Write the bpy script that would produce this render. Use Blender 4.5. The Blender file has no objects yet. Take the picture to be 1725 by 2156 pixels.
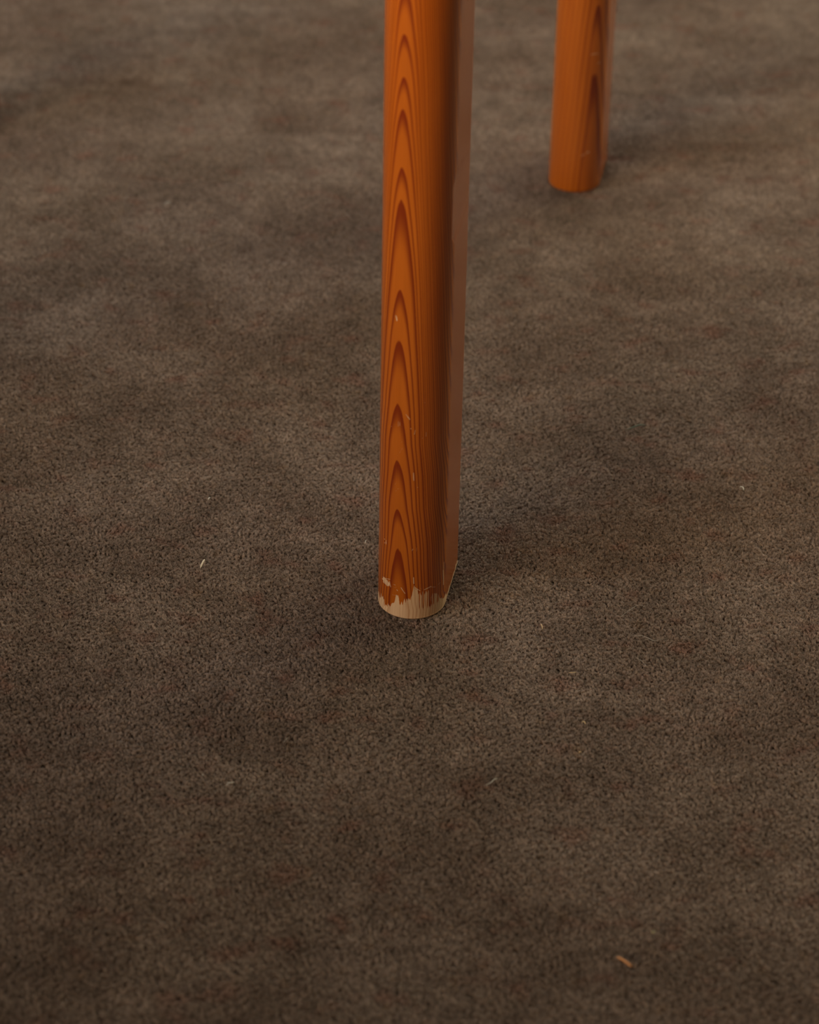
import bpy, bmesh, math, random
import numpy as np
from mathutils import Vector, Matrix, Euler

rng = np.random.default_rng(7)
random.seed(7)
S = bpy.context.scene
COL = S.collection

# ------------------------------------------------------------------ camera
CAM_H = 1.1086
PITCH, ROLL = math.radians(33.208), math.radians(1.0646)
FPX = 5483.9
cam = bpy.data.cameras.new('camera')
cam_o = bpy.data.objects.new('camera', cam)
COL.objects.link(cam_o)
F = Vector((0, math.cos(PITCH), -math.sin(PITCH)))
R0 = Vector((1, 0, 0))
U0 = R0.cross(F)
Rv = R0 * math.cos(ROLL) + U0 * math.sin(ROLL)
Uv = -R0 * math.sin(ROLL) + U0 * math.cos(ROLL)
M = Matrix((Rv, Uv, -F)).transposed().to_4x4()
M.translation = (0, 0, CAM_H)
cam_o.matrix_world = M
cam.sensor_fit = 'HORIZONTAL'
cam.sensor_width = 24.0
cam.lens = 24.0 * FPX / 1725.0
cam.clip_start = 0.05
cam.dof.use_dof = True
cam.dof.focus_distance = 1.93
cam.dof.aperture_fstop = 5.0
S.camera = cam_o

# ------------------------------------------------------------------ world, window and added lights, exposure
w = bpy.data.worlds.new('room_ambient')
S.world = w
w.use_nodes = True
w.node_tree.nodes['Background'].inputs[0].default_value = (1.0, 0.86, 0.70, 1)
w.node_tree.nodes['Background'].inputs[1].default_value = 0.02


def area(name, loc, target, sx, sy, power, col, spread=180):
    l = bpy.data.lights.new(name, 'AREA')
    l.shape = 'RECTANGLE'
    l.size, l.size_y = sx, sy
    l.energy = power
    l.color = col
    l.spread = math.radians(spread)
    o = bpy.data.objects.new(name, l)
    o.location = loc
    d = Vector(target) - Vector(loc)
    o.rotation_euler = d.to_track_quat('-Z', 'Y').to_euler()
    COL.objects.link(o)
    return o


area('added_back_fill', (0.5, 5.2, 2.0), (0.0, 2.0, 0.0), 4.0, 2.0, 143, (0.95, 1.0, 0.96))  # added fill, no known window there; lifts the far carpet above the near
area('added_side_fill', (2.6, 4.2, 1.5), (0.0, 2.0, 0.0), 2.0, 1.6, 84, (1.0, 0.94, 0.60))  # added fill with no known source, brightens the legs' right sides
area('left_window_daylight', (-3.4, 0.8, 1.8), (0.3, 3.0, 0.5), 2.0, 1.4, 10, (0.85, 0.95, 1.0), 60)
area('warm_window', (-3.0, -3.0, 2.8), (0.4, 3.6, 0.6), 5.0, 3.0, 13, (1.0, 0.66, 0.42), 45)
area('added_leg_key', (-1.9, -0.3, 1.45), (0.0, 1.7, 1.18), 2.0, 1.2, 21.5, (1.0, 0.80, 0.50), 46)  # added key, no known lamp; narrow beam leaves foot and near carpet darker

S.view_settings.view_transform = 'Standard'
S.view_settings.look = 'None'
S.view_settings.gamma = 1
S.view_settings.use_curve_mapping = False
S.view_settings.exposure = 0.0


# ------------------------------------------------------------------ helpers
def tag(o, label=None, cat=None, group=None, kind=None):
    for k, v in (('label', label), ('category', cat), ('group', group), ('kind', kind)):
        if v:
            o[k] = v
    return o


def link_mesh(name, verts, faces, mats, parent=None, smooth=True):
    me = bpy.data.meshes.new(name)
    me.from_pydata([tuple(v) for v in verts], [], faces)
    me.update()
    if smooth:
        me.polygons.foreach_set('use_smooth', [True] * len(me.polygons))
    for m in (mats if isinstance(mats, (list, tuple)) else [mats]):
        me.materials.append(m)
    o = bpy.data.objects.new(name, me)
    COL.objects.link(o)
    if parent:
        o.parent = parent
    return o


class NT:
    """small wrapper for writing node trees"""
    def __init__(self, name):
        self.m = bpy.data.materials.new(name)
        self.m.use_nodes = True
        self.t = self.m.node_tree
        self.t.nodes.clear()

    def n(self, typ, **kw):
        nd = self.t.nodes.new(typ)
        for k, v in kw.items():
            setattr(nd, k, v)
        return nd

    def put(self, sock, v):
        if isinstance(v, bpy.types.NodeSocket):
            self.t.links.new(v, sock)
        elif v is not None:
            if sock.type == 'RGBA' and len(v) == 3:
                v = (*v, 1)
            sock.default_value = v

    def math(self, op, a, b=None, c=None, clamp=False):
        nd = self.n('ShaderNodeMath', operation=op, use_clamp=clamp)
        for s, v in zip(nd.inputs, (a, b, c)):
            self.put(s, v)
        return nd.outputs[0]

    def mix(self, f, a, b, blend='MIX'):
        nd = self.n('ShaderNodeMix', data_type='RGBA', blend_type=blend)
        self.put(nd.inputs['Factor'], f)
        self.put(nd.inputs[6], a)
        self.put(nd.inputs[7], b)
        return nd.outputs[2]

    def ss(self, v, lo, hi, a=0.0, b=1.0):
        nd = self.n('ShaderNodeMapRange', interpolation_type='SMOOTHSTEP')
        for i, x in enumerate((v, lo, hi, a, b)):
            self.put(nd.inputs[i], x)
        return nd.outputs[0]

    def noise(self, vec, scale, detail=2.0, rough=0.5):
        nd = self.n('ShaderNodeTexNoise')
        self.put(nd.inputs['Vector'], vec)
        self.put(nd.inputs['Scale'], scale)
        self.put(nd.inputs['Detail'], detail)
        self.put(nd.inputs['Roughness'], rough)
        return nd.outputs[0]

    def attr(self, name):
        nd = self.n('ShaderNodeAttribute', attribute_name=name)
        return nd.outputs['Fac']

    def scaled(self, vec, s):
        nd = self.n('ShaderNodeVectorMath', operation='MULTIPLY')
        self.put(nd.inputs[0], vec)
        nd.inputs[1].default_value = s
        return nd.outputs[0]

    def finish(self, **kw):
        p = self.n('ShaderNodeBsdfPrincipled')
        for k, v in kw.items():
            self.put(p.inputs[k.replace('_', ' ')], v)
        o = self.n('ShaderNodeOutputMaterial')
        self.t.links.new(p.outputs[0], o.inputs[0])
        return self.m


# ------------------------------------------------------------------ carpet material
def carpet_material(name, hair):
    k = NT(name)
    pos = k.n('ShaderNodeNewGeometry').outputs['Position']
    flat = k.scaled(pos, (1, 1, 0))
    big = k.noise(flat, 9.0, 3.0)             # wide mottling of worn and clean wool
    mid = k.noise(flat, 42.0, 3.0, 0.6)
    red = k.noise(k.scaled(pos, (1.0, 1.3, 0)), 33.0, 2.0, 0.5)
    och = k.noise(k.scaled(pos, (1.2, 1.0, 0)), 61.0, 1.0)
    base = k.mix(k.ss(big, 0.35, 0.65), CARPET_A, CARPET_B)
    base = k.mix(k.ss(mid, 0.3, 0.7), k.mix(1.0, base, (0.87, 0.865, 0.86), 'MULTIPLY'),
                 k.mix(1.0, base, (1.11, 1.115, 1.12), 'MULTIPLY'))
    base = k.mix(k.ss(red, 0.54, 0.76, 0, 0.50), base, CARPET_RED)
    base = k.mix(k.ss(och, 0.62, 0.78, 0, 0.35), base, CARPET_OCHRE)
    if hair:
        t = k.attr('tint')
        v = k.ss(t, 0.0, 1.0, 0.52, 1.52)
        vm = k.n('ShaderNodeVectorMath', operation='SCALE')
        k.put(vm.inputs[0], base)
        k.put(vm.inputs['Scale'], v)
        base = vm.outputs[0]
    else:
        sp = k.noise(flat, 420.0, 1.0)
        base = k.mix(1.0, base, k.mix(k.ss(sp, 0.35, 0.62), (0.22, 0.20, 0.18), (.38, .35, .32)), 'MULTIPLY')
    return k.finish(Base_Color=base, Roughness=1.0, Specular_IOR_Level=0.1,
                    Sheen_Weight=0.0)


CARPET_A = (0.2596, 0.1864, 0.1452)
CARPET_B = (0.3344, 0.2476, 0.1978)
CARPET_RED = (0.2840, 0.1333, 0.0964)
CARPET_OCHRE = (0.2872, 0.1806, 0.1066)
PILE = 0.0052                                  # pile height; the tips end at z = 0

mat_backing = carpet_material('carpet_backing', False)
mat_pile = carpet_material('carpet_wool', True)

# ------------------------------------------------------------------ floor (structure)
fx0, fx1, fy0, fy1, fz = -4.6, 3.4, -4.6, 6.0, -PILE
fl = link_mesh('floor',
               [(fx0, fy0, fz), (fx1, fy0, fz), (fx1, fy1, fz), (fx0, fy1, fz),
                (fx0, fy0, fz - .03), (fx1, fy0, fz - .03), (fx1, fy1, fz - .03), (fx0, fy1, fz - .03)],
               [(0, 1, 2, 3), (7, 6, 5, 4), (0, 4, 5, 1), (1, 5, 6, 2), (2, 6, 7, 3), (3, 7, 4, 0)],
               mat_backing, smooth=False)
tag(fl, kind='structure')

# the rest of the room, all outside the frame: four plain walls and a ceiling
kw = NT('wall_paint')
pw = kw.noise(kw.n('ShaderNodeTexCoord').outputs['Object'], 6.0, 3.0)
mat_wall = kw.finish(Base_Color=kw.mix(pw, (.20, .17, .14), (.22, .19, .155)), Roughness=.9)


def slab(name, x0, x1, y0, y1, z0, z1):
    v = [(x, y, z) for z in (z0, z1) for y in (y0, y1) for x in (x0, x1)]
    tag(link_mesh(name, v, [(0, 2, 3, 1), (4, 5, 7, 6), (0, 1, 5, 4), (2, 6, 7, 3), (0, 4, 6, 2), (1, 3, 7, 5)],
                  mat_wall, smooth=False), kind='structure')


RH = 4.4
slab('wall_left', fx0 - .1, fx0, fy0, fy1, fz, RH)
slab('wall_right', fx1, fx1 + .1, fy0, fy1, fz, RH)
slab('wall_front', fx0 - .1, fx1 + .1, fy0 - .1, fy0, fz, RH)
slab('wall_back', fx0 - .1, fx1 + .1, fy1, fy1 + .1, fz, RH)
slab('ceiling', fx0 - .1, fx1 + .1, fy0 - .1, fy1 + .1, RH, RH + .1)


# ------------------------------------------------------------------ carpet pile: a patch of wool tufts, laid side by side
def tube_mesh(name, P, Rr, tint):
    """P (n, 4, 3) centre lines, Rr (n, 3) radii of the first three points (the last is a tip): three-sided fibres"""
    n = len(P)
    d = P[:, 3] - P[:, 0]
    d /= np.linalg.norm(d, axis=1)[:, None] + 1e-12
    ref = np.where(np.abs(d[:, 2:3]) > .8, np.array([[1., 0, 0]]), np.array([[0, 0, 1.]]))
    a = np.cross(d, ref)
    a /= np.linalg.norm(a, axis=1)[:, None] + 1e-12
    b = np.cross(d, a)
    V = np.zeros((n, 10, 3), np.float32)
    for r_ in range(3):
        for k_ in range(3):
            an = 2 * math.pi * k_ / 3
            V[:, r_ * 3 + k_] = P[:, r_] + (a * math.cos(an) + b * math.sin(an)) * Rr[:, r_, None]
    V[:, 9] = P[:, 3]
    q = []
    for r_ in range(2):
        for k_ in range(3):
            k2 = (k_ + 1) % 3
            q.append((r_ * 3 + k_, r_ * 3 + 3 + k_, r_ * 3 + 3 + k2, r_ * 3 + k2))
    t3 = [(6 + k_, 9, 6 + (k_ + 1) % 3) for k_ in range(3)]
    base = (np.arange(n) * 10)[:, None]
    loops = np.concatenate([base + np.array(q).ravel()[None, :], base + np.array(t3).ravel()[None, :]], 1).ravel()
    sizes = np.tile(np.array([4] * 6 + [3] * 3), n)
    me = bpy.data.meshes.new(name)
    me.vertices.add(n * 10)
    me.vertices.foreach_set('co', V.ravel())
    me.loops.add(len(loops))
    me.loops.foreach_set('vertex_index', loops.astype(np.int32))
    me.polygons.add(len(sizes))
    st = np.concatenate([[0], np.cumsum(sizes)[:-1]])
    me.polygons.foreach_set('loop_start', st.astype(np.int32))
    me.polygons.foreach_set('use_smooth', np.ones(len(sizes), bool))
    me.update(calc_edges=True)
    ta = me.attributes.new('tint', 'FLOAT', 'POINT')
    ta.data.foreach_set('value', np.repeat(tint, 10).astype(np.float32))
    me.materials.append(mat_pile)
    return me


def pile_patch(size=0.11, pitch=0.00130, per=13):
    n = int(round(size / pitch))
    g = (np.arange(n) + .5) / n * size - size / 2
    cx, cy = np.meshgrid(g, g)
    c = np.stack([cx.ravel(), cy.ravel()], 1)
    c += rng.uniform(-.9, .9, c.shape) * pitch
    nt = len(c)
    th = rng.normal(0, 1, nt)                             # height and lean of each tuft
    lean = rng.normal(0, .00065, (nt, 2))
    hgt = PILE * np.clip(0.84 + 0.14 * th, .35, 1.03)
    tint_t = rng.uniform(0, 1, nt)
    idx = np.repeat(np.arange(nt), per)
    nh = len(idx)
    root = c[idx] + rng.normal(0, .00022, (nh, 2))
    ang = rng.uniform(0, 2 * np.pi, nh)
    rad = np.sqrt(rng.uniform(0, 1, nh)) * FIBRE_SPREAD
    off = np.stack([np.cos(ang), np.sin(ang)], 1) * rad[:, None] + lean[idx]
    off2 = off * 1.15 + rng.normal(0, .0008, (nh, 2))
    h = hgt[idx] * (1 - .12 * (rad / FIBRE_SPREAD) ** 2) * rng.uniform(.90, 1.05, nh)
    P = np.zeros((nh, 4, 3))
    for j, (t, b) in enumerate(((0, 0), (.5, .35), (.84, .78), (1.0, 1.0))):
        P[:, j, :2] = root + (off * b if j < 3 else off2)
        P[:, j, 2] = -PILE + h * t
    Rr = np.tile(np.array([.8, 1.0, .9]) * FIBRE_R, (nh, 1))
    tint = np.clip(.62 * tint_t[idx] + .38 * rng.uniform(0, 1, nh), 0, 1)
    # loose wool hairs lying over the pile
    nl = int(LOOSE * size * size)
    r0 = rng.uniform(-size / 2, size / 2, (nl, 2))
    a0 = rng.uniform(0, 2 * np.pi, nl)
    ln = rng.gamma(3.0, .0016, nl)
    da = rng.normal(0, .9, nl)
    Q = np.zeros((nl, 4, 3))
    zr = rng.uniform(.3, 1.2, nl)
    for j in range(4):
        t = j / 3
        aa = a0 + da * t
        Q[:, j, 0] = r0[:, 0] + np.cos(aa) * ln * t
        Q[:, j, 1] = r0[:, 1] + np.sin(aa) * ln * t
        Q[:, j, 2] = -.0006 + .0012 * math.sin(math.pi * t) * zr
    RQ = np.tile(np.array([.5, .7, .7]) * .00007, (nl, 1))
    return tube_mesh('carpet', np.concatenate([P, Q]), np.concatenate([Rr, RQ]),
                     np.concatenate([tint, rng.uniform(.8, 1.25, nl)]))


FIBRE_R, FIBRE_SPREAD, LOOSE = .00010, .00092, 42000
carpet = bpy.data.objects.new('carpet', pile_patch())
COL.objects.link(carpet)
gt = bpy.data.node_groups.new('lay_carpet', 'GeometryNodeTree')
gt.interface.new_socket('Geometry', in_out='INPUT', socket_type='NodeSocketGeometry')
gt.interface.new_socket('Geometry', in_out='OUTPUT', socket_type='NodeSocketGeometry')
gi, go = gt.nodes.new('NodeGroupInput'), gt.nodes.new('NodeGroupOutput')
gr_ = gt.nodes.new('GeometryNodeMeshGrid')                # one patch on every point of an 23 x 28 grid
for k_, v_ in (('Size X', 2.42), ('Size Y', 2.97), ('Vertices X', 23), ('Vertices Y', 28)):
    gr_.inputs[k_].default_value = v_
tr = gt.nodes.new('GeometryNodeTransform')
tr.inputs['Translation'].default_value = (0, 2.05, 0)
rv = gt.nodes.new('FunctionNodeRandomValue')
rv.data_type = 'INT'
rv.inputs[4].default_value, rv.inputs[5].default_value = 0, 3
ml = gt.nodes.new('ShaderNodeMath')
ml.operation = 'MULTIPLY'
ml.inputs[1].default_value = math.pi / 2
cx_ = gt.nodes.new('ShaderNodeCombineXYZ')
er = gt.nodes.new('FunctionNodeEulerToRotation')
ip = gt.nodes.new('GeometryNodeInstanceOnPoints')
L = gt.links.new
L(gr_.outputs['Mesh'], tr.inputs['Geometry'])
L(tr.outputs[0], ip.inputs['Points'])
L(gi.outputs[0], ip.inputs['Instance'])
L(rv.outputs[2], ml.inputs[0])
L(ml.outputs[0], cx_.inputs['Z'])
L(cx_.outputs[0], er.inputs[0])
L(er.outputs[0], ip.inputs['Rotation'])
L(ip.outputs[0], go.inputs[0])
md = carpet.modifiers.new('pile', 'NODES')
md.node_group = gt
tag(carpet, 'mottled grey-brown wool carpet with short fuzzy pile covering the whole floor', 'carpet', kind='stuff')


# ------------------------------------------------------------------ pine wood
def wood_material(name):
    k = NT(name)
    obj = k.n('ShaderNodeTexCoord').outputs['Object']
    ring = k.attr('ring')
    wear = k.attr('wear')
    wob = k.noise(k.scaled(obj, (1, 1, .06)), 160.0, 2.0)
    ring = k.math('ADD', ring, k.math('MULTIPLY', k.math('SUBTRACT', wob, .5), .22))
    fr = k.math('FRACT', ring)
    # latewood darkens slowly and stops sharply at the outer edge of each ring
    cell = k.n('ShaderNodeTexWhiteNoise', noise_dimensions='1D')
    k.put(cell.inputs['W'], k.math('FLOOR', ring))
    start = k.math('MULTIPLY_ADD', cell.outputs['Value'], .38, .18)
    late = k.ss(fr, start, .90)
    edge = k.ss(fr, .955, 1.0, 1.0, 0.0)
    late = k.math('MULTIPLY', k.math('POWER', late, 1.3), edge)
    fib = k.noise(k.scaled(obj, (1, 1, .018)), 1500.0, 3.0, .6)
    tone = k.noise(k.scaled(obj, (1, 1, .12)), 45.0, 2.0)
    early = k.mix(k.ss(tone, .3, .7), WOOD_E1, WOOD_E2)
    late = k.math('MULTIPLY', late, k.attr('grain'))
    col = k.mix(k.math('MULTIPLY', late, .92), early, WOOD_L)
    col = k.mix(k.ss(fib, .25, .75, 0, .32), col, k.mix(1.0, col, (.62, .56, .5), 'MULTIPLY'))
    bare = k.mix(k.math('MULTIPLY', late, .55), BARE_E, BARE_L)
    bare = k.mix(k.ss(fib, .45, .75, 0, .7), bare, k.mix(1.0, bare, (.55, .46, .40), 'MULTIPLY'))
    wn = k.noise(k.scaled(obj, (1, 1, .10)), 900.0, 2.0)
    wm = k.ss(k.math('ADD', wear, k.math('MULTIPLY', k.math('SUBTRACT', wn, .5), .5)), .35, .65)
    col = k.mix(wm, col, bare)
    bump = k.n('ShaderNodeBump')
    bump.inputs['Strength'].default_value = .06
    bump.inputs['Distance'].default_value = .0005
    k.put(bump.inputs['Height'], k.math('SUBTRACT', fib, wm))
    rough = k.math('MULTIPLY_ADD', wm, .45, .24)
    return k.finish(Base_Color=col, Roughness=rough, IOR=1.5,
                    Specular_IOR_Level=k.math('MULTIPLY_ADD', wm, -.35, .5),
                    Coat_Weight=k.math('MULTIPLY_ADD', wm, -.25, .25), Coat_Roughness=.2,
                    Normal=bump.outputs[0])


WOOD_E1 = (0.3149, 0.0744, 0.0054)
WOOD_E2 = (0.3764, 0.0965, 0.0082)
WOOD_L = (0.1305, 0.0135, 0.0021)
BARE_E = (0.5057, 0.3300, 0.2003)
BARE_L = (0.3040, 0.1350, 0.0525)
mat_wood = wood_material('orange_varnished_pine')

LEG_W, LEG_L, LEG_A = 0.0500, 0.1016, 0.17379
LEG_R = LEG_W / 2
MM = 0.000357                                  # metres per unit of the grain drawing
TOP_Z = 0.70


def leg_outline(step):
    """closed stadium outline starting at the left tangent point of the front end, going over the front
    to the right, along the right side, over the back and down the left side. Local x right, y away.
    Returns points and the grain coordinate u (0 at the left tangent, LEG_W/MM at the right tangent)."""
    h = LEG_L / 2 - LEG_R
    pts, u = [], []
    nf = max(24, int(math.pi * LEG_R / step))
    for i in range(nf + 1):
        a = math.pi * i / nf
        x = -LEG_R * math.cos(a)
        pts.append((x, -h - LEG_R * math.sin(a)))
        u.append((x + LEG_R) / MM)
    ns = max(6, int(2 * h / (step * 3)))
    for i in range(1, ns):
        t = i / ns
        pts.append((LEG_R, -h + 2 * h * t))
        u.append((LEG_W + 2 * h * t) / MM)
    nb = max(24, int(math.pi * LEG_R / (step * 3)))
    for i in range(nb + 1):
        a = math.pi * i / nb
        pts.append((LEG_R * math.cos(a), h + LEG_R * math.sin(a)))
        u.append((LEG_W + 2 * h + .5 * LEG_R * math.sin(a) * 2) / MM)
    for i in range(1, ns):
        t = i / ns
        pts.append((-LEG_R, h - 2 * h * t))
        u.append(-(2 * h * (1 - t)) / MM)
    return np.array(pts), np.array(u), nf


def seg_dist(pu, pz, a, b):
    a, b = np.array(a, float), np.array(b, float)
    d = b - a
    t = np.clip(((pu - a[0]) * d[0] + (pz - a[1]) * d[1]) / (d @ d + 1e-9), 0, 1)
    return np.hypot(pu - a[0] - d[0] * t, pz - a[1] - d[1] * t)


def make_leg(parent, x, y, step, rows, centre, apex, wear_pts, strokes, dent=None, gl=3.8, gr=5.3, seed=0,
             grain=((0, 1), (1, 1)), cap=(50., 40.)):
    """rows: heights (m). centre: (z list, u list). apex: heights (m) of the ring tips, falling order not needed.
    wear_pts: (u, height m) of the bare foot. strokes: (u0, z0, u1, z1, half width, strength) in u units / metres."""
    r = np.random.default_rng(seed)
    o, u, nf = leg_outline(step)
    n, m = len(o), len(rows)
    V = np.zeros((m, n, 3))
    for i, z in enumerate(rows):
        inset = 0.0
        if z < .0015:
            inset = .0006 * (1 - z / .0015) ** 2       # softened arris round the foot
        nrm = o / np.linalg.norm(o, axis=1)[:, None]
        V[i, :, :2] = o - nrm * inset
        V[i, :, 2] = z
    if dent:
        # the right side is planed off a little between two heights, so its edge jogs forward there
        z0, z1, d = dent
        zz = V[:, :, 2]
        f = np.clip((zz - z0) / .006, 0, 1) * np.clip((z1 - zz) / .009, 0, 1)
        t = np.clip((V[:, :, 1] + LEG_L / 2) / LEG_L, 0, 1)
        V[:, :, 0] = np.minimum(V[:, :, 0], LEG_R - d * f * (1 - t))
    uu = np.broadcast_to(u, (m, n))
    zz = V[:, :, 2]
    cu = np.interp(zz, centre[0], centre[1])
    du = uu - cu
    wig = np.interp(zz, rows[::max(1, m // 26)], r.normal(0, .6, len(rows[::max(1, m // 26)])))
    du = du + wig
    U0, U1 = cap
    gR = np.where(du < U0, du ** 2 / gr, U0 ** 2 / gr + 2 * U0 / gr * (du - U0))
    gL = np.where(-du < U1, du ** 2 / gl, U1 ** 2 / gl + 2 * U1 / gl * (-du - U1))
    zeta = zz + np.where(du > 0, gR, gL) * MM * 1.19
    ap = np.array(sorted(apex))
    # growth rings go on above the drawn tips at about their mean spacing
    extra = ap[-1] + np.cumsum(r.uniform(.75, 1.25, 90) * np.mean(np.diff(ap[-6:])))
    low = ap[0] - np.cumsum(np.full(6, .06))[::-1]
    full = np.concatenate([low, ap, extra])
    ring = np.interp(zeta, full, np.arange(len(full)))
    # bare foot and scratches
    hu = np.interp(uu, [p[0] for p in wear_pts], [p[1] for p in wear_pts])
    jag = np.interp(u, np.arange(-200, 500, 1.6), r.normal(0, .0016, len(np.arange(-200, 500, 1.6))))
    wear = np.clip((hu + jag[None, :] - zz) / .0022 + .5, 0, 1)
    part = np.clip((uu - 90) / 6, 0, 1) * np.clip((140 - uu) / 6, 0, 1) * np.clip((zz - .005) / .006, 0, 1)
    st = np.interp(u, np.arange(-200, 500, 1.5), r.uniform(0, .95, len(np.arange(-200, 500, 1.5))))
    wear = wear * (1 - part * (1 - st[None, :]) * .9)
    for (a0, b0, a1, b1, hw, s) in strokes:
        d = seg_dist(uu, zz / MM, (a0, b0 / MM), (a1, b1 / MM))
        wear = np.maximum(wear, min(1, s * 1.3) * np.clip(1.3 - d / hw, 0, 1))
    verts = V.reshape(-1, 3)
    faces = []
    for i in range(m - 1):
        b = i * n
        for j in range(n):
            k2 = (j + 1) % n
            faces.append((b + j, b + k2, b + n + k2, b + n + j))
    faces.append(tuple(range(n - 1, -1, -1)))
    faces.append(tuple((m - 1) * n + j for j in range(n)))
    ob = link_mesh('leg', verts, faces, mat_wood, parent)
    for nm, arr in (('ring', ring), ('wear', wear), ('grain', np.interp(uu, *grain))):
        at = ob.data.attributes.new(nm, 'FLOAT', 'POINT')
        at.data.foreach_set('value', arr.astype(np.float32).ravel())
    ob.location = (x, y, 0)
    ob.rotation_euler = (0, 0, -LEG_A)
    return ob


def table_part(name, cx, cy, z0, sx, sy, sz, parent, bev=.004):
    bm = bmesh.new()
    bmesh.ops.create_cube(bm, size=1)
    for v in bm.verts:
        v.co = Vector((v.co.x * sx, v.co.y * sy, (v.co.z + .5) * sz))
    bmesh.ops.bevel(bm, geom=bm.edges[:], offset=bev, segments=3, affect='EDGES', profile=.5)
    me = bpy.data.meshes.new(name)
    bm.to_mesh(me)
    bm.free()
    me.materials.append(mat_wood)
    co = np.zeros(len(me.vertices) * 3)
    me.vertices.foreach_get('co', co)
    co = co.reshape(-1, 3)
    ga = me.attributes.new('grain', 'FLOAT', 'POINT')
    ga.data.foreach_set('value', np.ones(len(me.vertices), np.float32))
    at = me.attributes.new('ring', 'FLOAT', 'POINT')
    at.data.foreach_set('value', ((co[:, 0] if sy > sx else co[:, 1]) / .011 + co[:, 2] / .03).astype(np.float32))
    ob = bpy.data.objects.new(name, me)
    COL.objects.link(ob)
    ob.parent = parent
    ob.location = (cx, cy, z0)
    ob.rotation_euler = (0, 0, -LEG_A - .03)
    return ob


FRONT = (0.00747, 1.60055)
RIGHT = (0.15775, 2.30831)
LEFT = (-0.4525, 2.3991)
FAR = (LEFT[0] + FRONT[0] - RIGHT[0], LEFT[1] + FRONT[1] - RIGHT[1])
# grain drawing of the two legs that show: heights of the ring tips, and the line the tips follow
APEX1 = [0.061, 0.0949, 0.1359, 0.1832, 0.2327, 0.2716, 0.3385, 0.3612, 0.4033, 0.4262, 0.4562, .488, .515, .545]
CENTRE1 = ([0.0, 0.061, 0.0949, 0.1359, 0.1832, 0.2327, 0.2716, 0.3385, 0.3612, 0.4033, 0.4262, 0.4562, .6],
           [51.5, 50.9, 47.5, 46.9, 46.0, 46.0, 46.4, 46.5, 46.5, 47.6, 48.4, 48.9, 51])
DENT = (0.2986, 0.3521)
WEAR1 = [(-300, .006), (0, .008), (10.8, 0.0088), (17.7, 0.0114), (22.3, 0.0049), (29.0, 0.0066), (38.1, 0.0094),
         (44.3, 0.0105), (48.9, 0.0189), (52.5, 0.0194), (56.4, 0.012), (63.4, 0.0126), (65.6, 0.0167),
         (75.8, 0.0169), (79.1, 0.0182), (83.2, 0.0261), (93.0, 0.0259), (97.3, 0.0248), (101.6, 0.0231),
         (103.5, 0.0253), (111.8, 0.023), (117.9, 0.0206), (125.6, 0.0194), (131.1, 0.0177), (134.6, 0.0136),
         (141, .008), (160, .003), (400, .003)]
STROKES1 = [(18.0, 0.0250, 30.5, 0.0247, 1.3, .75), (19.0, 0.0262, 33.0, 0.0256, 1.5, .8), (17.5, 0.0280, 31.5, 0.0277, 1.2, .7),
            (21.0, 0.0296, 27.5, 0.0240, 1.3, .7), (17.1, 0.0269, 32.3, 0.0269, 2.6, .8), (18.1, 0.0289, 28.3, 0.0285, 1.8, .8), (33.5, 0.0291, 36.2, 0.0248, 0.9, .8),
            (17.1, 0.0288, 34.7, 0.0313, 0.6, .7), (84.3, 0.0373, 85.1, 0.0319, 1.2, .8),
            (86.3, 0.03, 86.5, 0.0246, 0.9, .8), (86.3, 0.029, 97.3, 0.0253, 0.9, .8),
            (105.6, 0.0257, 117.6, 0.027, 1.3, .9), (117.6, 0.0265, 125.3, 0.0249, 0.6, .7),
            (130.7, 0.0256, 133.2, 0.0261, 0.5, .6), (58.7, 0.0273, 67.6, 0.0227, 0.8, .9),
            (49.9, 0.0245, 51.7, 0.0237, 0.8, .8), (39.9, 0.0279, 49.7, 0.0283, 0.4, .6),
            (39.0, 0.0184, 47.7, 0.0193, 0.4, .6), (43.7, 0.0256, 49.8, 0.0266, 0.4, .5),
            (137.2, 0.035, 138.0, 0.0211, 0.6, .7), (137.9, 0.0416, 137.5, 0.0352, 0.4, .6),
            (80.5, 0.0608, 81.6, 0.0622, 0.7, .6), (89.1, 0.0632, 88.7, 0.0593, 0.6, .5),
            (80.6, 0.0338, 77.3, 0.0347, 0.4, .5), (97.7, 0.0277, 101.4, 0.0265, 0.4, .5),
            (16.0, 0.0624, 26.0, 0.0641, 0.7, .55), (19.6, 0.0597, 24.0, 0.0609, 1.0, .5),
            (23.9, 0.0632, 24.0, 0.0594, 0.6, .55), (80.4, 0.0614, 83.0, 0.0626, 0.9, .55),
            (105.8, 0.0613, 112.2, 0.0618, 0.6, .5), (83.2, 0.1156, 95.0, 0.1139, 0.6, .5),
            (83.3, 0.1119, 87.6, 0.1119, 0.6, .5), (47.2, 0.1388, 56.2, 0.1456, 0.5, .5),
            (52.4, 0.1489, 56.0, 0.1514, 0.4, .48), (42.6, 0.108, 52.0, 0.1129, 0.5, .5),
            (43.3, 0.1148, 48.0, 0.1176, 0.4, .48), (80.1, 0.1271, 81.2, 0.1205, 2.2, .42),
            (63.1, 0.1742, 71.2, 0.1704, 2.4, .42), (67.2, 0.1623, 74.1, 0.1633, 0.9, .48),
            (81.9, 0.162, 80.3, 0.1584, 1.1, .48), (102.6, 0.16, 102.7, 0.1564, 0.8, .45),
            (98.2, 0.1839, 99.8, 0.1842, 1.2, .45), (50.7, 0.1675, 50.8, 0.1639, 0.6, .5),
            (47.4, 0.1675, 47.5, 0.1625, 0.5, .45), (39.3, 0.25, 41.5, 0.2466, 2.4, .46),
            (96.3, 0.1561, 95.6, 0.1546, 0.8, .5), (32.7, 0.1613, 33.4, 0.16, 0.6, .5)]
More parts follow.
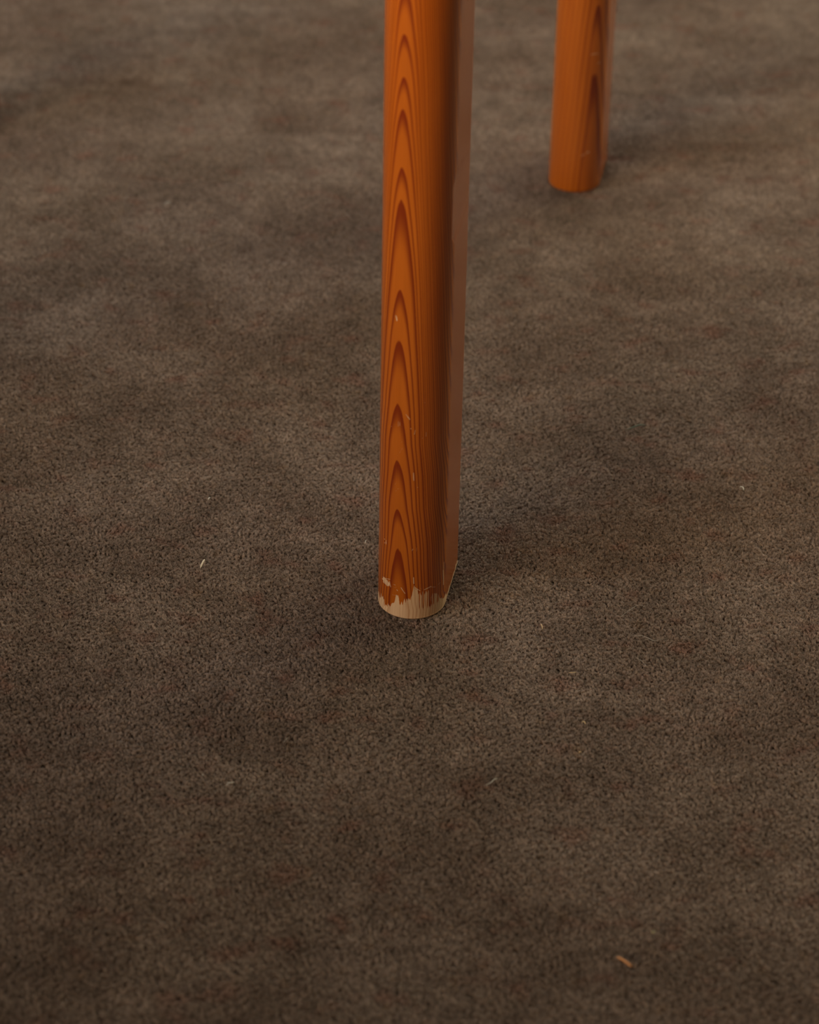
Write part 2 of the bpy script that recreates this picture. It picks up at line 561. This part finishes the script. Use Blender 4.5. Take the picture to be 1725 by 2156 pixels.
APEX2 = [-.02, 0.1297, 0.1916, .27, .33, .40, .46, .52]
CENTRE2 = ([0, .106, .19, .3], [119, 115, 113, 112])
STROKES2 = [(90.9, 0.0382, 112.8, 0.0423, 3.2, .50), (103.8, 0.1414, 120.3, 0.142, 3, .42), (112, 0.1322, 124.1, 0.1316, 2, .42)]
table = bpy.data.objects.new('table', None)
table.location = (0, 0, 0)
COL.objects.link(table)
tag(table, 'orange varnished pine table standing on thick round-edged legs on the carpet', 'table')

rows1 = np.concatenate([np.arange(0, .0015, .0003), np.arange(.0015, .040, .00035), np.arange(.040, .60, .0011), [.65, TOP_Z]])
make_leg(table, *FRONT, .00032, rows1, CENTRE1, APEX1, WEAR1, STROKES1,
         dent=(DENT[0], DENT[1], .0015), seed=3)
rows2 = np.concatenate([np.arange(0, .0015, .0005), np.arange(.0015, .60, .002), [.65, TOP_Z]])
make_leg(table, *RIGHT, .0006, rows2, CENTRE2, APEX2, [(-300, -.01), (400, -.01)], STROKES2, gl=2.2, gr=1.8, seed=11,
         grain=((0, 68, 78, 104, 108, 140), (.22, .3, .6, .65, 1.0, 1.0)), cap=(12., 12.))
rows3 = np.concatenate([np.arange(0, .0015, .0005), np.arange(.0015, TOP_Z + .001, .006)])
rows3[-1] = TOP_Z
for (p, sd) in ((LEFT, 21), (FAR, 31)):
    make_leg(table, *p, .0015, rows3, CENTRE1, APEX1, [(-300, -.01), (400, -.01)], [], seed=sd)
if 1:
    c = ((FRONT[0] + LEFT[0]) / 2, (FRONT[1] + LEFT[1]) / 2)
    table_part('tabletop', *c, TOP_Z, .76, .94, .032, table)


# ------------------------------------------------------------------ litter lying on the carpet
def plain(name, c, rough=.8):
    k = NT(name)
    obj = k.n('ShaderNodeTexCoord').outputs['Object']
    v = k.noise(obj, 900.0, 2.0)
    return k.finish(Base_Color=k.mix(k.ss(v, .3, .7), tuple(x * .8 for x in c), c), Roughness=rough)


M_WHITE = plain('pale_fibre', (.62, .57, .50))
M_GREYW = plain('grey_wool_hair', (.42, .37, .31))
M_STRAW = plain('dry_straw', (.52, .35, .18))
M_CHIP = plain('wood_splinter', (.62, .50, .36))
M_ORANGE = plain('orange_wood_chip', (.62, .25, .08))
M_GREEN = plain('dark_green_leaf', (.035, .045, .018))


def strand(name, pts, width, mat, label, cat, z=.0012, arch=.0007, flat=.5, group=None):
    """tapered fibre along ground points (metres), lying on the pile tips; flat < 1 makes it ribbon-like"""
    P = [Vector((x, y, 0)) for x, y in pts]
    o0 = P[0].copy()
    # smooth resampling
    Q = []
    seg = 5
    for i in range(len(P) - 1):
        p0, p1, p2, p3 = P[max(i - 1, 0)], P[i], P[i + 1], P[min(i + 2, len(P) - 1)]
        for k in range(seg):
            t = k / seg
            Q.append(.5 * ((2 * p1) + (p2 - p0) * t + (2 * p0 - 5 * p1 + 4 * p2 - p3) * t * t + (3 * p1 - p0 - 3 * p2 + p3) * t ** 3))
    Q.append(P[-1])
    V, Fc = [], []
    n, s = len(Q), 6
    for i, q in enumerate(Q):
        d = (Q[min(i + 1, n - 1)] - Q[max(i - 1, 0)]).normalized()
        side = Vector((-d.y, d.x, 0))
        t = i / (n - 1)
        wv = width / 2 * max(.18, min(1, 4 * min(t + .05, 1.05 - t)))
        zc = z + width * flat / 2 + arch * math.sin(math.pi * t)
        for a in range(s):
            an = 2 * math.pi * a / s
            V.append(q - o0 + side * math.cos(an) * wv + Vector((0, 0, zc + math.sin(an) * wv * flat)))
        if i:
            b = (i - 1) * s
            for a in range(s):
                c2 = (a + 1) % s
                Fc.append((b + a, b + c2, b + s + c2, b + s + a))
    Fc.append(tuple(range(s - 1, -1, -1)))
    Fc.append(tuple((n - 1) * s + a for a in range(s)))
    o = link_mesh(name, V, Fc, mat)
    o.location = o0
    tag(o, label, cat, group)
    return o


strand('wood_splinter', [(-.1561, 1.6089), (-.1549, 1.6152), (-.1537, 1.6210)], .0014, M_CHIP,
       'pale wood splinter left of the front table leg, largest light bit on the carpet', 'splinter')
strand('lint', [(-.1571, 1.7031), (-.1566, 1.7052), (-.1557, 1.7066)], .0010, M_WHITE,
       'short white bit of lint above the pale splinter left of the front leg', 'lint')
strand('lint', [(.2604, 1.7365), (.2630, 1.7352), (.2635, 1.7315)], .0009, M_WHITE,
       'white hooked bit of lint on the carpet near the right edge of the photo', 'lint')
strand('wool_hair', [(.1641, 1.5318), (.1696, 1.5330), (.1746, 1.5298), (.1789, 1.5270), (.1839, 1.5300)], .00036, M_GREYW,
       'long wavy pale hair on the carpet right of the front leg foot', 'hair')
strand('wool_hair', [(.1560, 1.5560), (.1610, 1.5620), (.1703, 1.5715), (.1754, 1.5685)], .00022, M_GREYW,
       'thin arched hair just above the long wavy pale hair', 'hair')
strand('wool_hair', [(.1633, 1.508), (.1683, 1.5013), (.1713, 1.4957)], .00020, M_GREYW,
       'thin curved hair just below the long wavy pale hair', 'hair')
strand('straw_bit', [(.0974, 1.5455), (.0979, 1.5428), (.0984, 1.5390)], .00085, M_STRAW,
       'upright yellow straw bit nearest the front leg, right of its foot', 'straw')
strand('straw_bit', [(.1154, 1.4866), (.1180, 1.4862), (.1207, 1.4874)], .00095, M_STRAW,
       'flat horizontal yellow straw bit, middle one of the three straws', 'straw')
strand('straw_bit', [(.1219, 1.4298), (.1235, 1.4297), (.1245, 1.4275)], .00095, M_STRAW,
       'short hooked straw bit, lowest of the three straws right of the leg', 'straw')
strand('leaf_shred', [(.1757, 1.8195), (.1845, 1.8249), (.1880, 1.8268), (.1918, 1.8274)], .0019, M_GREEN,
       'dark green shred of leaf on the carpet below the right table leg', 'leaf')
strand('lint', [(-.1187, 1.3565), (-.1165, 1.3560), (-.1137, 1.3574)], .0008, M_WHITE,
       'white bent bit of lint on the lower left carpet', 'lint')
strand('lint', [(-.1186, 1.3538), (-.1182, 1.3548)], .0009, M_WHITE,
       'tiny white speck touching the bent lint on the lower left', 'lint')
strand('lint', [(-.1356, 1.3640), (-.1348, 1.3644)], .0009, M_WHITE,
       'tiny pale dot of lint left of the bent lint on the lower left', 'lint')
strand('wool_hair', [(.0538, 1.3586), (.0580, 1.3615), (.0605, 1.3652), (.0628, 1.3664)], .00085, M_GREYW,
       'grey fibre lying slanted on the carpet below the front leg foot', 'fibre')
strand('wool_hair', [(-.1020, 1.3400), (-.1009, 1.3456), (-.1001, 1.3440)], .00024, M_GREYW,
       'thin hooked hair right of the bent white lint on the lower left', 'hair')
strand('wool_hair', [(-.0832, 1.4008), (-.0799, 1.4068)], .00035, M_GREYW,
       'short straight grey hair above the bent white lint', 'hair')
strand('wood_splinter', [(.1327, 1.1950), (.1370, 1.1908), (.1418, 1.1860)], .0017, M_ORANGE,
       'orange wood splinter near the bottom edge of the photo on the right', 'splinter')
strand('lint', [(-.2373, 2.2127), (-.2340, 2.2166), (-.2306, 2.2180)], .0012, M_GREYW,
       'faint grey thread far up on the carpet left of the front leg', 'lint')
strand('lint', [(-.0054, 1.5432), (-.0048, 1.5437)], .0007, M_WHITE,
       'tiny white speck on the carpet right below the front leg foot', 'lint')
strand('lint', [(-.0330, 1.6462), (-.0332, 1.6490), (-.0322, 1.6514)], .0004, M_WHITE,
       'small curled pale hair on the carpet touching the left side of the front leg', 'hair')
strand('straw_bit', [(.1184, 1.3957), (.1200, 1.3965)], .0014, M_STRAW,
       'small dull yellow crumb on the carpet below the three straws', 'crumb')
strand('straw_bit', [(.1560, 1.2165), (.1582, 1.2177)], .0018, plain('olive_crumb', (.34, .28, .15)),
       'small olive crumb above the orange splinter at the bottom', 'crumb')
